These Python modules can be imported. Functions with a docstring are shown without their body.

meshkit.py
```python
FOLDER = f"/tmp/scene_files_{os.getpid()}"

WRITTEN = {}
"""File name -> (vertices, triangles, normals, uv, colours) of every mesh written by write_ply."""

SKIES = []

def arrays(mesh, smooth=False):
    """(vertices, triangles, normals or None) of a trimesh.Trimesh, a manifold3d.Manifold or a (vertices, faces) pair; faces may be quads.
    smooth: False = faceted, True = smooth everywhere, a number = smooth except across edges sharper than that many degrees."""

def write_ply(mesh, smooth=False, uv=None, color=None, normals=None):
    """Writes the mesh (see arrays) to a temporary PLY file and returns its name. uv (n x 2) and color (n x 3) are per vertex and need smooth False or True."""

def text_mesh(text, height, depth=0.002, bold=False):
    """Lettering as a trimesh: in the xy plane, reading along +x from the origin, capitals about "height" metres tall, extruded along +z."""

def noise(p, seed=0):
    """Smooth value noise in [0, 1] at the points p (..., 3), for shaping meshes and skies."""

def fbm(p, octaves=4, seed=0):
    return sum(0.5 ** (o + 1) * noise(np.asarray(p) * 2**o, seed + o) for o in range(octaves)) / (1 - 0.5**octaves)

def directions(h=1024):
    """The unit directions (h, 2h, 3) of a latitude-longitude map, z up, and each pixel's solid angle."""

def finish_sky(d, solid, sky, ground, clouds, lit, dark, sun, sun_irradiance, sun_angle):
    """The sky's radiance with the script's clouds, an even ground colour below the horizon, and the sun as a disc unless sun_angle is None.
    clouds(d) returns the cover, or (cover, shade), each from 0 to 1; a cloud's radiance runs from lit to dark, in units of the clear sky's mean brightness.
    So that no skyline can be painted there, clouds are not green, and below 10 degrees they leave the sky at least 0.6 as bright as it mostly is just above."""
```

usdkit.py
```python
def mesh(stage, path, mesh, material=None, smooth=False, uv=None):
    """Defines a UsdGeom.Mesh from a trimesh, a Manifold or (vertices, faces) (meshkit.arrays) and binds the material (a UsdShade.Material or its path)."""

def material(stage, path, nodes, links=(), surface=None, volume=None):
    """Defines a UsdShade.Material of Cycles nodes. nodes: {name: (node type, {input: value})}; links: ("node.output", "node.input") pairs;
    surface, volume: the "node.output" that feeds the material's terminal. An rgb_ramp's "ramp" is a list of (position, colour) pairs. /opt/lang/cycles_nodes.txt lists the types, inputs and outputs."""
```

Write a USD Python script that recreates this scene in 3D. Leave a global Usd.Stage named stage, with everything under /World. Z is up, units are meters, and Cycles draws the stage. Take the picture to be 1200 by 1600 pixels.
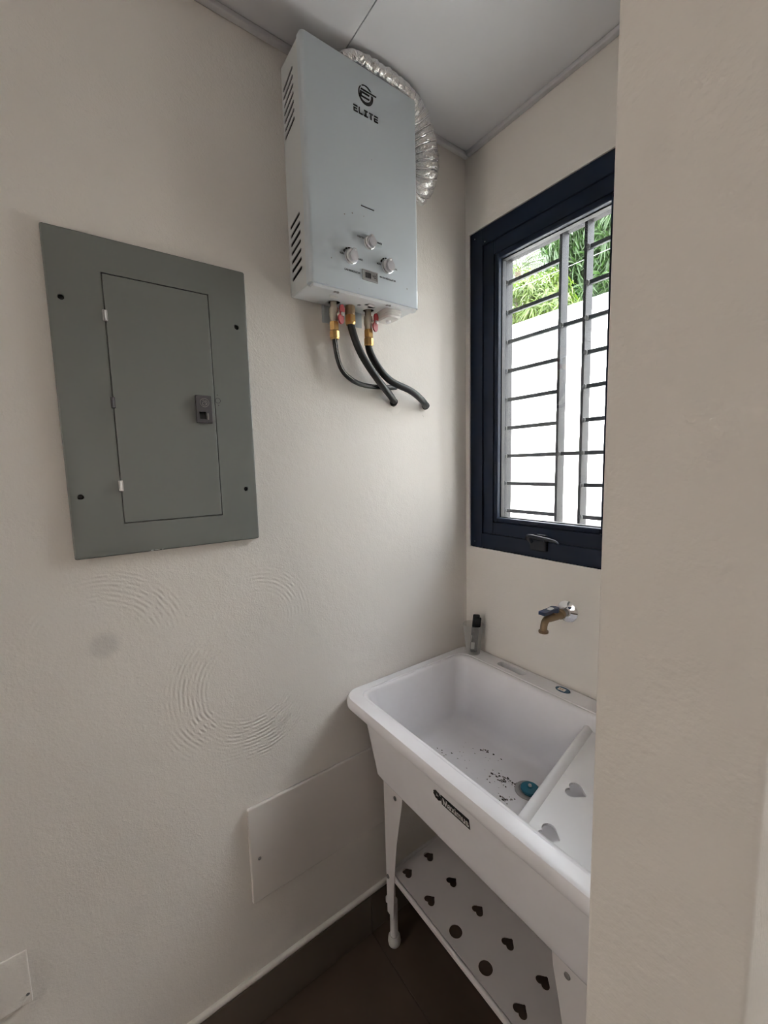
import math, random
import numpy as np, trimesh, usdkit, meshkit
import manifold3d as mf
from shapely.geometry import Polygon, Point, LineString, box as sbox
from shapely.ops import unary_union
from shapely import affinity
from pxr import Usd, UsdGeom, UsdLux, UsdShade, Gf, Sdf

rng = np.random.default_rng(7)
stage = Usd.Stage.CreateInMemory()
UsdGeom.SetStageUpAxis(stage, UsdGeom.Tokens.z)
UsdGeom.SetStageMetersPerUnit(stage, 1.0)
UsdGeom.Xform.Define(stage, '/World')
UsdGeom.Scope.Define(stage, '/World/Looks')

# ------------------------------------------------------------------ camera
EXPOSURE = 3.36
CAM = np.array([1.01323, -1.09370, 1.5])
RIGHT = np.array([0.58880694, 0.80791538, -0.02406517])
DOWN = np.array([0.07448316, -0.08388189, -0.99368812])
FWD = np.array([-0.80483455, 0.58329801, -0.10956633])
cam = UsdGeom.Camera.Define(stage, '/World/camera')
cam.CreateHorizontalApertureAttr(36.0)
cam.CreateVerticalApertureAttr(48.0)
cam.CreateFocalLengthAttr(650.08 / 1200 * 36.0)
cam.CreateClippingRangeAttr(Gf.Vec2f(0.02, 500))
cam.CreateExposureAttr(EXPOSURE)
m4 = np.eye(4); m4[0, :3] = RIGHT; m4[1, :3] = -DOWN; m4[2, :3] = -FWD; m4[3, :3] = CAM
cam.AddTransformOp().Set(Gf.Matrix4d(*m4.ravel().tolist()))

# ------------------------------------------------------------------ sky and sun
SKY, SUN = .76, 32.0
dome = UsdLux.DomeLight.Define(stage, '/World/sky_dome')
skym = usdkit.material(stage, '/World/Looks/sky_look', {
    'co': ('texture_coordinate', {}),
    'sep': ('separate_xyz', {}),
    'rp': ('rgb_ramp', {'ramp': [(0.0, (.80, .81, .82)), (0.3, (1.0, 1.03, 1.07)), (1.0, (1.7, 1.72, 1.76))]}),
    'nz': ('noise_texture', {'scale': 3.0, 'detail': 5.0}),
    'cr': ('map_range', {'from_min': 0.42, 'from_max': 0.62, 'clamp': True}),
    'mx': ('mix_color', {'fac': 1.0, 'b': (1.0, 1.0, 1.0), 'blend_type': 'multiply'}), 'cl': ('rgb_ramp', {'ramp': [(0, (.82, .85, .9)), (1, (1.06, 1.05, 1.04))]}),
    'bg': ('background_shader', {'strength': 1.55 * SKY})},
    [('co.generated', 'sep.vector'), ('sep.z', 'rp.fac'), ('co.generated', 'nz.vector'), ('nz.fac', 'cr.value'), ('cr.result', 'cl.fac'), ('cl.color', 'mx.b'),
     ('rp.color', 'mx.a'), ('mx.result', 'bg.color')], surface='bg.background')
UsdShade.MaterialBindingAPI.Apply(dome.GetPrim()).Bind(skym)
sun = UsdLux.DistantLight.Define(stage, '/World/sun')
sun.CreateAngleAttr(1.0)
sun.CreateIntensityAttr(SUN)
sun.CreateColorAttr(Gf.Vec3f(1.0, 0.96, 0.9))
# shines from behind the house and to the left, high up: the yard wall and the trees are lit, no beam enters the room
sd = np.array([0.40, 0.30, -1.0]); sd /= np.linalg.norm(sd)
zx = -sd; xx = np.cross([0, 0, 1], zx); xx /= np.linalg.norm(xx); yy = np.cross(zx, xx)
ms = np.eye(4); ms[0, :3] = xx; ms[1, :3] = yy; ms[2, :3] = zx
sun.AddTransformOp().Set(Gf.Matrix4d(*ms.ravel().tolist()))

# ------------------------------------------------------------------ naming helpers
used = {}
base_of = {}

def path_for(name, parent):
    root = parent or '/World'
    k = (root, name)
    n = used.get(k, 0); used[k] = n + 1
    return f'{root}/{name}' if n == 0 else f'{root}/{name}_{n:03d}'

def tag(prim, label=None, cat=None, group=None, kind=None):
    for k, v in (('label', label), ('category', cat), ('group', group), ('kind', kind)):
        if v: prim.SetCustomDataByKey(k, v)
    return prim

def thing(name, label, cat, loc, group=None):
    p = path_for(name, None)
    x = UsdGeom.Xform.Define(stage, p)
    x.AddTranslateOp().Set(Gf.Vec3d(*map(float, loc)))
    base_of[p] = np.array(loc, float)
    tag(x.GetPrim(), label, cat, group)
    return p

def setting(name, loc=(0, 0, 0), label=None):
    p = path_for(name, None)
    x = UsdGeom.Xform.Define(stage, p)
    x.AddTranslateOp().Set(Gf.Vec3d(*map(float, loc)))
    base_of[p] = np.array(loc, float)
    tag(x.GetPrim(), label, None, None, 'structure')
    return p

def tm(mesh):
    if hasattr(mesh, 'to_mesh'):
        a = mesh.to_mesh()
        mesh = trimesh.Trimesh(np.array(a.vert_properties[:, :3]), np.array(a.tri_verts), process=False)
    if isinstance(mesh, (list, tuple)):
        mesh = trimesh.util.concatenate([tm(x) for x in mesh])
    return mesh

def obj(name, mesh, mat, parent=None, smooth=35, label=None, cat=None, group=None, kind=None):
    """mesh is given in world coordinates; a part's base is taken off"""
    mesh = tm(mesh).copy()
    p = path_for(name, parent)
    b = base_of.get('/'.join(parent.split('/')[:3]), np.zeros(3)) if parent else np.zeros(3)
    mesh.vertices = mesh.vertices - b
    usdkit.mesh(stage, p, mesh, mat, smooth=smooth)
    tag(stage.GetPrimAtPath(p), label, cat, group, kind)
    return p

# ------------------------------------------------------------------ mesh helpers
def box(x0, x1, y0, y1, z0, z1, b=0.0):
    x0, x1 = min(x0, x1), max(x0, x1); y0, y1 = min(y0, y1), max(y0, y1); z0, z1 = min(z0, z1), max(z0, z1)
    if b <= 0:
        m = trimesh.creation.box([x1 - x0, y1 - y0, z1 - z0]); m.apply_translation([(x0 + x1) / 2, (y0 + y1) / 2, (z0 + z1) / 2]); return m
    b = min(b, (x1 - x0) * .49, (y1 - y0) * .49, (z1 - z0) * .49)
    pts = []
    for sx in (0, 1):
        for sy in (0, 1):
            for sz in (0, 1):
                c = np.array([(x0, x1)[sx], (y0, y1)[sy], (z0, z1)[sz]]); s = np.array([1 - 2 * sx, 1 - 2 * sy, 1 - 2 * sz]) * b
                for w in ((0, 1, 1), (1, 0, 1), (1, 1, 0), (.29, .29, 1), (.29, 1, .29), (1, .29, .29)):
                    pts.append(c + s * np.array(w))
    return trimesh.convex.convex_hull(np.array(pts))

def man(m):
    m = tm(m)
    return mf.Manifold(mf.Mesh(vert_properties=np.asarray(m.vertices, np.float32), tri_verts=np.asarray(m.faces, np.uint32)))

def mbox(x0, x1, y0, y1, z0, z1):
    return mf.Manifold.cube((x1 - x0, y1 - y0, z1 - z0)).translate((x0, y0, z0))

def frame_of(n):
    n = np.asarray(n, float); n = n / np.linalg.norm(n)
    a = np.array([0, 0, 1.0]) if abs(n[2]) < .9 else np.array([1.0, 0, 0])
    u = np.cross(a, n); u /= np.linalg.norm(u)
    return u, np.cross(n, u), n

def cyl(p0, p1, r, n=24, r1=None):
    return lathe([(0, r), (1, r if r1 is None else r1)], p0, np.subtract(p1, p0), n, scale=np.linalg.norm(np.subtract(p1, p0)))

def lathe(prof, origin, axis, n=28, scale=1.0, close=True):
    """prof: (height, radius) pairs along axis"""
    u, v, w = frame_of(axis)
    a = np.arange(n) / n * 2 * np.pi
    ring = np.cos(a)[:, None] * u + np.sin(a)[:, None] * v
    V = [np.asarray(origin) + w * h * scale + ring * r for h, r in prof]
    V = np.vstack(V); F = []
    k = len(prof)
    for i in range(k - 1):
        for j in range(n):
            a0, a1, b0, b1 = i * n + j, i * n + (j + 1) % n, (i + 1) * n + j, (i + 1) * n + (j + 1) % n
            F += [[a0, a1, b1], [a0, b1, b0]]
    if close:
        c0, c1 = len(V), len(V) + 1
        V = np.vstack([V, np.asarray(origin) + w * prof[0][0] * scale, np.asarray(origin) + w * prof[-1][0] * scale])
        for j in range(n):
            F += [[c0, (j + 1) % n, j], [c1, (k - 1) * n + j, (k - 1) * n + (j + 1) % n]]
    return trimesh.Trimesh(V, F, process=False)

def spline(pts, n=40):
    from scipy.interpolate import CubicSpline
    pts = np.asarray(pts, float)
    d = np.r_[0, np.cumsum(np.sqrt(np.linalg.norm(np.diff(pts, axis=0), axis=1)))]
    return CubicSpline(d, pts)(np.linspace(0, d[-1], n))

def tube(path, r, n=14, cap=True, squash=None):
    """r: number or array along path. squash: (axis vector, factor array) flattens sections along a world axis"""
    path = np.asarray(path, float); k = len(path)
    r = np.broadcast_to(r, (k,)) if np.ndim(r) < 2 else r
    t = np.gradient(path, axis=0); t /= np.linalg.norm(t, axis=1)[:, None]
    u = np.zeros_like(path)
    u[0] = frame_of(t[0])[0]
    for i in range(1, k):
        w = u[i - 1] - t[i] * (u[i - 1] @ t[i]); u[i] = w / np.linalg.norm(w)
    v = np.cross(t, u)
    a = np.arange(n) / n * 2 * np.pi
    off = (np.cos(a)[None, :, None] * u[:, None] + np.sin(a)[None, :, None] * v[:, None])
    off = off * (r[:, None, None] if r.ndim == 1 else r[:, :, None])
    if squash is not None:
        ax = np.asarray(squash[0], float); f = np.asarray(squash[1])[:, None, None]
        comp = (off @ ax)[..., None]
        off = off - comp * ax * (1 - f)
    V = (path[:, None] + off).reshape(-1, 3); F = []
    for i in range(k - 1):
        for j in range(n):
            a0, a1, b0, b1 = i * n + j, i * n + (j + 1) % n, (i + 1) * n + j, (i + 1) * n + (j + 1) % n
            F += [[a0, a1, b1], [a0, b1, b0]]
    if cap:
        c = len(V); V = np.vstack([V, path[0], path[-1]])
        for j in range(n):
            F += [[c, (j + 1) % n, j], [c + 1, (k - 1) * n + j, (k - 1) * n + (j + 1) % n]]
    return trimesh.Trimesh(V, F, process=False)

def rrect(x0, x1, y0, y1, r, n=6):
    r = min(r, (x1 - x0) / 2 - 1e-4, (y1 - y0) / 2 - 1e-4)
    P = []
    for cx, cy, a0 in ((x1 - r, y1 - r, 0), (x0 + r, y1 - r, 90), (x0 + r, y0 + r, 180), (x1 - r, y0 + r, 270)):
        for i in range(n + 1):
            a = math.radians(a0 + 90 * i / n); P.append((cx + r * math.cos(a), cy + r * math.sin(a)))
    return np.array(P)

def loft(layers, n=6):
    """layers: (x0, x1, y0, y1, radius, z), first and last are capped"""
    rings = [np.c_[rrect(*l[:5], n=n), np.full(4 * (n + 1), l[5])] for l in layers]
    k = 4 * (n + 1); V = np.vstack(rings); F = []
    for i in range(len(rings) - 1):
        for j in range(k):
            a0, a1, b0, b1 = i * k + j, i * k + (j + 1) % k, (i + 1) * k + j, (i + 1) * k + (j + 1) % k
            F += [[a0, a1, b1], [a0, b1, b0]]
    c = len(V); V = np.vstack([V, rings[0].mean(0), rings[-1].mean(0)])
    for j in range(k):
        F += [[c, (j + 1) % k, j], [c + 1, (len(rings) - 1) * k + j, (len(rings) - 1) * k + (j + 1) % k]]
    return trimesh.Trimesh(V, F, process=False)

def plane_mesh(poly, depth, origin, u, v):
    """a shapely shape in (u, v) extruded by depth along u x v from origin"""
    u, v = np.asarray(u, float), np.asarray(v, float); n = np.cross(u, v)
    ms_ = [trimesh.creation.extrude_polygon(g, depth, engine='earcut') for g in getattr(poly, 'geoms', [poly])]
    m = trimesh.util.concatenate(ms_)
    m.vertices = np.asarray(origin) + m.vertices[:, :1] * u + m.vertices[:, 1:2] * v + m.vertices[:, 2:3] * n
    return m

LU, LV = (0, 1, 0), (0, 0, 1)      # facing +x (the left wall)
BU, BV = (1, 0, 0), (0, 0, 1)      # facing -y (the back wall)

def text_on(text, h, origin, u, v, depth=0.0004, bold=False, width=None):
    t = meshkit.text_mesh(text, h, depth, bold)
    if width:
        t.vertices[:, 0] *= width / (t.vertices[:, 0].max() - t.vertices[:, 0].min())
    u, v = np.asarray(u, float), np.asarray(v, float); n = np.cross(u, v)
    t.vertices = np.asarray(origin) + t.vertices[:, :1] * u + t.vertices[:, 1:2] * v + t.vertices[:, 2:3] * n
    return t

# ------------------------------------------------------------------ materials
def mat(name, color, rough=.5, metal=0.0, bump=None, vary=None, **kw):
    """bump: (scale, strength, distance); vary: (scale, second colour, from, to)"""
    nodes = {'p': ('principled_bsdf', {'base_color': color, 'roughness': rough, 'metallic': metal, **kw})}
    links = []
    if bump or vary:
        nodes['g'] = ('texture_coordinate', {})
    if bump:
        nodes['n'] = ('noise_texture', {'scale': bump[0], 'detail': 4.0})
        nodes['b'] = ('bump', {'strength': bump[1], 'distance': bump[2]})
        links += [('g.object', 'n.vector'), ('n.fac', 'b.height'), ('b.normal', 'p.normal')]
    if vary:
        nodes['vn'] = ('noise_texture', {'scale': vary[0], 'detail': 5.0, 'roughness': .6})
        nodes['vr'] = ('rgb_ramp', {'ramp': [(vary[2], color), (vary[3], vary[1])]})
        links += [('g.object', 'vn.vector'), ('vn.fac', 'vr.fac'), ('vr.color', 'p.base_color')]
    return usdkit.material(stage, f'/World/Looks/{name}', nodes, links, surface='p.BSDF')

WALLC = (.82, .775, .72)
def wall_material(name, smudge=False, arcs=()):
    N = {'g': ('geometry', {}), 'p': ('principled_bsdf', {'roughness': .62, 'specular_ior_level': .35, 'base_color': WALLC}),
         'n1': ('noise_texture', {'scale': 210.0, 'detail': 2.0}), 'n2': ('noise_texture', {'scale': 38.0, 'detail': 4.0, 'roughness': .6}),
         'm1': ('math', {'math_type': 'multiply', 'value2': .35}), 'm2': ('math', {'math_type': 'add'}),
         'vo': ('noise_texture', {'scale': 95.0, 'detail': 1.0}), 'vr': ('map_range', {'from_min': .62, 'from_max': .82, 'clamp': True}),
         'vm': ('math', {'math_type': 'multiply', 'value2': .22}), 'va': ('math', {'math_type': 'add'}),
         'b': ('bump', {'strength': .55, 'distance': .0022})}
    L = [('g.position', 'n1.vector'), ('g.position', 'n2.vector'), ('n1.fac', 'm1.value1'), ('m1.value', 'm2.value1'), ('n2.fac', 'm2.value2'),
         ('g.position', 'vo.vector'), ('vo.fac', 'vr.value'), ('vr.result', 'vm.value1'), ('vm.value', 'va.value1'), ('m2.value', 'va.value2')]
    last = 'va.value'
    for i, (c, r0, r1, w, way) in enumerate(arcs):   # trowel marks: bunches of arcs round a centre
        N[f's{i}'] = ('vector_math', {'math_type': 'subtract', 'vector2': c})
        N[f'd{i}'] = ('noise_texture', {'scale': 5.0, 'detail': 2.0})
        N[f'l{i}'] = ('vector_math', {'math_type': 'length'})
        N[f'q{i}'] = ('math', {'math_type': 'multiply_add', 'value2': .022})
        N[f'w{i}'] = ('math', {'math_type': 'multiply', 'value2': 2 * math.pi / .0100})
        N[f'x{i}'] = ('math', {'math_type': 'sine'})
        N[f'a{i}'] = ('map_range', {'range_type': 'smoothstep', 'from_min': r0 - .02, 'from_max': r0 + .015})
        N[f'e{i}'] = ('map_range', {'range_type': 'smoothstep', 'from_min': r1 - .02, 'from_max': r1 + .03, 'to_min': 1.0, 'to_max': 0.0})
        N[f'k{i}'] = ('noise_texture', {'scale': 5.0, 'detail': 2.0})
        N[f'j{i}'] = ('map_range', {'from_min': .38, 'from_max': .58, 'to_max': w, 'clamp': True})
        N[f'nm{i}'] = ('vector_math', {'math_type': 'normalize'})
        N[f'dt{i}'] = ('vector_math', {'math_type': 'dot_product', 'vector2': way})
        N[f'dm{i}'] = ('map_range', {'range_type': 'smoothstep', 'from_min': .25, 'from_max': .75})
        N[f'u{i}'] = ('math', {'math_type': 'multiply'})
        N[f'kb{i}'] = ('noise_texture', {'scale': 45.0, 'detail': 2.0})
        N[f'kc{i}'] = ('map_range', {'from_min': .40, 'from_max': .62, 'clamp': True})
        N[f'uu{i}'] = ('math', {'math_type': 'multiply'})
        for t in ('y', 'z', 'o', 'h'):
            N[f'{t}{i}'] = ('math', {'math_type': 'add' if t == 'h' else 'multiply'})
        L += [('g.position', f's{i}.vector1'), (f's{i}.vector', f'l{i}.vector1'), (f'g.position', f'd{i}.vector'), (f'd{i}.fac', f'q{i}.value1'),
              (f'l{i}.value', f'q{i}.value3'), (f'q{i}.value', f'w{i}.value1'), (f'w{i}.value', f'x{i}.value1'),
              (f'l{i}.value', f'a{i}.value'), (f'l{i}.value', f'e{i}.value'), (f's{i}.vector', f'k{i}.vector'), (f'k{i}.fac', f'j{i}.value'),
              (f'a{i}.result', f'y{i}.value1'), (f'e{i}.result', f'y{i}.value2'), (f'y{i}.value', f'z{i}.value1'), (f's{i}.vector', f'nm{i}.vector1'), (f'nm{i}.vector', f'dt{i}.vector1'), (f'dt{i}.value', f'dm{i}.value'), (f'dm{i}.result', f'u{i}.value1'), (f'j{i}.result', f'u{i}.value2'), ('g.position', f'kb{i}.vector'), (f'kb{i}.fac', f'kc{i}.value'), (f'u{i}.value', f'uu{i}.value1'), (f'kc{i}.result', f'uu{i}.value2'), (f'uu{i}.value', f'z{i}.value2'),
              (f'x{i}.value', f'o{i}.value1'), (f'z{i}.value', f'o{i}.value2'), (f'o{i}.value', f'h{i}.value1'), (last, f'h{i}.value2')]
        last = f'h{i}.value'
    L += [(last, 'b.height'), ('b.normal', 'p.normal')]
    if smudge:
        N['ss'] = ('vector_math', {'math_type': 'subtract', 'vector2': (0, -1.082, 1.145)})
        N['sl'] = ('vector_math', {'math_type': 'length'})
        N['sr'] = ('map_range', {'range_type': 'smoothstep', 'from_min': .012, 'from_max': .036, 'to_min': .42, 'to_max': 0.0})
        N['sm'] = ('mix_color', {'a': WALLC, 'b': (.47, .45, .43)})
        L += [('g.position', 'ss.vector1'), ('ss.vector', 'sl.vector1'), ('sl.value', 'sr.value'), ('sr.result', 'sm.fac'), ('sm.result', 'p.base_color')]
    return usdkit.material(stage, f'/World/Looks/{name}', N, L, surface='p.BSDF')

M = {}
M['wall_left'] = wall_material('plaster_left', True, [((0, -.79, .985), .12, .215, 1.0, (0, -.1, -.99)), ((0, -.78, .97), .12, .19, .7, (0, -1, -.1)), ((0, -1.09, 1.13), .10, .16, .6, (0, .25, .97)), ((0, -.76, 1.12), .07, .13, .6, (0, .8, .6))])
M['wall'] = wall_material('plaster')
M['wall_ext'] = mat('render_white', (.86, .855, .83), .8, bump=(60, .3, .004))
M['reveal'] = mat('reveal_white', (.80, .78, .74), .8, bump=(90, .3, .003))
M['ceiling'] = mat('pvc_panel', (.78, .78, .80), .20, bump=(2.2, .12, .02))
M['ceil_trim'] = mat('pvc_trim', (.60, .59, .60), .35)
M['seam'] = mat('seam_dark', (.16, .16, .16), .7)
M['tile'] = mat('brown_tile', (.085, .058, .042), .42, vary=(6, (.115, .08, .058), .3, .7), bump=(140, .1, .001))
M['grout'] = mat('grout_brown', (.085, .065, .05), .85)
M['base_tile'] = mat('brown_base_tile', (.125, .098, .080), .45, vary=(5, (.15, .12, .095), .3, .7))
M['panel_grey'] = mat('enamel_grey', (.185, .195, .178), .42, bump=(300, .06, .0006))
M['dark'] = mat('hole_black', (.006, .006, .006), .7)
M['latch'] = mat('latch_grey', (.085, .08, .085), .4)
M['latch_line'] = mat('latch_emblem', (.23, .21, .20), .45)
M['steel'] = mat('steel', (.55, .55, .55), .3, 1.0)
M['steel_dull'] = mat('steel_dull', (.33, .32, .31), .45, .8)
M['hinge'] = mat('hinge_steel', (.42, .41, .40), .35, .6)
M['chrome'] = mat('chrome', (.85, .85, .86), .08, 1.0)
M['nickel'] = mat('nickel', (.62, .56, .47), .3, .9)
M['brass'] = mat('brass', (.62, .40, .16), .33, .95, bump=(60, .15, .001))
M['bronze'] = mat('brass_worn', (.33, .24, .15), .38, .85, bump=(80, .2, .001))
M['red'] = mat('valve_red', (.30, .012, .02), .35)
M['blue'] = mat('tap_blue', (.012, .03, .085), .35)
M['rubber'] = mat('hose_black', (.012, .014, .013), .38)
M['white_metal'] = mat('white_plate', (.76, .71, .665), .34)
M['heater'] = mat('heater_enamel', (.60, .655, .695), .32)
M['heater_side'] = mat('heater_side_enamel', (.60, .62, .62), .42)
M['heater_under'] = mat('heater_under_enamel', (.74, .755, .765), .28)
M['black_ink'] = mat('ink_black', (.008, .008, .01), .5)
M['knob'] = mat('knob_white', (.74, .73, .75), .3)
M['grip'] = mat('knob_grip', (.56, .55, .58), .3)
M['knob_ring'] = mat('knob_silver', (.75, .75, .76), .18, .9)
M['lcd_frame'] = mat('lcd_frame', (.50, .50, .50), .3, .5)
M['lcd'] = mat('lcd_face', (.36, .355, .34), .25)
M['lcd_dark'] = mat('lcd_dark', (.03, .03, .035), .3)
M['plastic'] = mat('plastic_white', (.76, .74, .71), .35)
M['bracket'] = mat('bracket_grey', (.50, .54, .57), .4)
M['sink'] = mat('sink_white', (.88, .86, .88), .28, vary=(9, (.85, .825, .845), .45, .7), bump=(26, .05, .004))
M['board'] = mat('board_white', (.88, .865, .87), .33)
M['sink_metal'] = mat('sheet_white', (.78, .745, .74), .38)
M['drain'] = mat('drain_grey', (.36, .345, .33), .45)
M['plug'] = mat('plug_teal', (.015, .16, .23), .25)
M['sticker_blue'] = mat('sticker_blue', (.018, .085, .16), .4)
M['sticker_pale'] = mat('sticker_pale', (.74, .71, .66), .5)
M['sticker_print'] = mat('sticker_print', (.55, .36, .25), .5)
M['dirt'] = mat('dirt_dark', (.05, .042, .035), .9)
M['dirt2'] = mat('dirt_grey', (.27, .25, .235), .9)
M['white_ink'] = mat('ink_white', (.78, .78, .76), .5)
M['navy'] = mat('frame_navy', (.004, .011, .030), .42, bump=(500, .04, .0004), specular_ior_level=.3)
M['navy2'] = mat('handle_navy', (.012, .015, .022), .22)
M['gasket'] = mat('gasket_black', (.006, .007, .008), .5)
M['grille'] = mat('grille_grey', (.019, .019, .021), .6, specular_ior_level=.2, bump=(220, .2, .001))
M['rod'] = mat('rod_grey', (.016, .020, .024), .5, specular_ior_level=.3, bump=(220, .2, .001))
M['weld'] = mat('weld_bead', (.08, .08, .08), .4)
M['soap_dirt'] = mat('soap_dirt', (.44, .38, .30), .6)
M['black_plastic'] = mat('plastic_black', (.012, .011, .012), .35)
M['grey_wrap'] = mat('wrap_grey', (.05, .05, .055), .3, vary=(60, (.20, .20, .21), .45, .65))
M['concrete'] = mat('yard_concrete', (.62, .60, .56), .85)
M['terrace'] = mat('terrace_clay', (.45, .40, .35), .85)
M['bark'] = mat('bark', (.10, .075, .055), .9, bump=(30, .6, .02))
M['tank'] = mat('tank_white', (.80, .82, .85), .4)
M['cable'] = mat('cable_pale', (.16, .16, .17), .5)
M['wall_beige'] = mat('render_beige', (.58, .51, .45), .85)

def leaf_material(name, a, b, t):
    return usdkit.material(stage, f'/World/Looks/{name}', {
        'g': ('geometry', {}), 'r': ('rgb_ramp', {'ramp': [(0, a), (1, b)]}), 'p': ('principled_bsdf', {'roughness': .38}),
        't': ('translucent_bsdf', {}), 'h': ('hsv', {'value': t}), 'm': ('mix_closure', {'fac': .28})},
        [('g.random_per_island', 'r.fac'), ('r.color', 'p.base_color'), ('r.color', 'h.color'), ('h.color', 't.color'), ('p.BSDF', 'm.closure1'), ('t.BSDF', 'm.closure2')], surface='m.closure')
M['leaf_young'] = leaf_material('leaf_young', (.050, .085, .004), (.185, .205, .010), 1.4)
M['leaf_dark'] = leaf_material('leaf_dark', (.020, .050, .007), (.210, .270, .050), 1.4)
M['leaf_palm'] = leaf_material('leaf_palm', (.03, .05, .012), (.06, .085, .022), 1.3)

M['pane'] = usdkit.material(stage, '/World/Looks/pane', {   # Schlick's reflectance from |N.I|, the same for both faces of the pane
    'ge': ('geometry', {}), 'd': ('vector_math', {'math_type': 'dot_product'}), 'ab': ('math', {'math_type': 'absolute'}),
    'om': ('math', {'math_type': 'subtract', 'value1': 1.0, 'use_clamp': True}), 'pw': ('math', {'math_type': 'power', 'value2': 5.0}),
    'f': ('math', {'math_type': 'multiply_add', 'value2': .96, 'value3': .04}),
    't': ('transparent_bsdf', {'color': (.97, .98, .975)}), 'g': ('glossy_bsdf', {'roughness': .01, 'color': (1, 1, 1)}), 'm': ('mix_closure', {})},
    [('ge.normal', 'd.vector1'), ('ge.incoming', 'd.vector2'), ('d.value', 'ab.value1'), ('ab.value', 'om.value2'), ('om.value', 'pw.value1'), ('pw.value', 'f.value1'),
     ('f.value', 'm.fac'), ('t.BSDF', 'm.closure1'), ('g.BSDF', 'm.closure2')], surface='m.closure')
M['clear_plastic'] = usdkit.material(stage, '/World/Looks/clear_plastic', {
    'f': ('layer_weight', {'blend': .42}), 'a': ('map_range', {'from_min': 0.0, 'from_max': 1.0, 'to_min': .04, 'to_max': .5}),
    't': ('transparent_bsdf', {'color': (.93, .93, .92)}), 'g': ('principled_bsdf', {'base_color': (.72, .72, .71), 'roughness': .2}), 'm': ('mix_closure', {})},
    [('f.facing', 'a.value'), ('a.result', 'm.fac'), ('t.BSDF', 'm.closure1'), ('g.BSDF', 'm.closure2')], surface='m.closure')
M['foil'] = mat('duct_foil', (.82, .81, .80), .17, 1.0, bump=(150, .8, .005))

# ------------------------------------------------------------------ the room
H = 2.488
RX, RY = 4.2, -3.8          # far right wall, wall behind the camera
WX0, WX1, WZ0, WZ1 = .016, .572, 1.2125, 2.2425
YO = .22                    # outer face of the back wall
wl = setting('wall_left')
obj('wall_face', box(-.2, 0, RY - .2, YO, -.1, H + .1), M['wall_left'], wl, smooth=False)
KX0, KX1, KZ0, KZ1 = 1.45, 1.95, 1.15, 1.85
bw = man(box(0, RX + .2, 0, YO, -.1, H + .1)) - mbox(WX0, WX1, -.1, 1, WZ0, WZ1) - mbox(KX0, KX1, -.1, 1, KZ0, KZ1)
obj('plaster_edge', box(-.01, .0105, RY + .01, -.011, .1350, .152, .006), M['wall_left'], wl)
for hy_, hz_ in ((-.3165, 1.6875), (-.1900, 1.6855)):   # rough plaster made good round the hose holes
    pr_ = lathe([(0, .030), (.0012, .026), (.0026, .018), (.0030, .012)], (-.0004, hy_ + .004, hz_ - .004), (1, 0, 0), 22)
    pr_.vertices[:, 1:] += (meshkit.noise(pr_.vertices * 160, 3)[:, None] - .5) * .014
    obj('plaster_patch', pr_, M['wall_left'], wl)
wb = setting('wall_back')
obj('wall_face', bw, M['wall'], wb, smooth=False)
wf = setting('wall_front')
FX0, FX1, FZ0, FZ1 = .10, .90, .85, 2.2
obj('wall_face', man(box(0, RX, RY - .2, RY, -.1, H + .1)) - mbox(FX0, FX1, RY - .4, RY + .1, FZ0, FZ1), M['wall'], wf, smooth=False)
wr = setting('wall_right')
DY0, DY1, DZ0, DZ1 = -1.30, -.30, 1.05, 2.0
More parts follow.
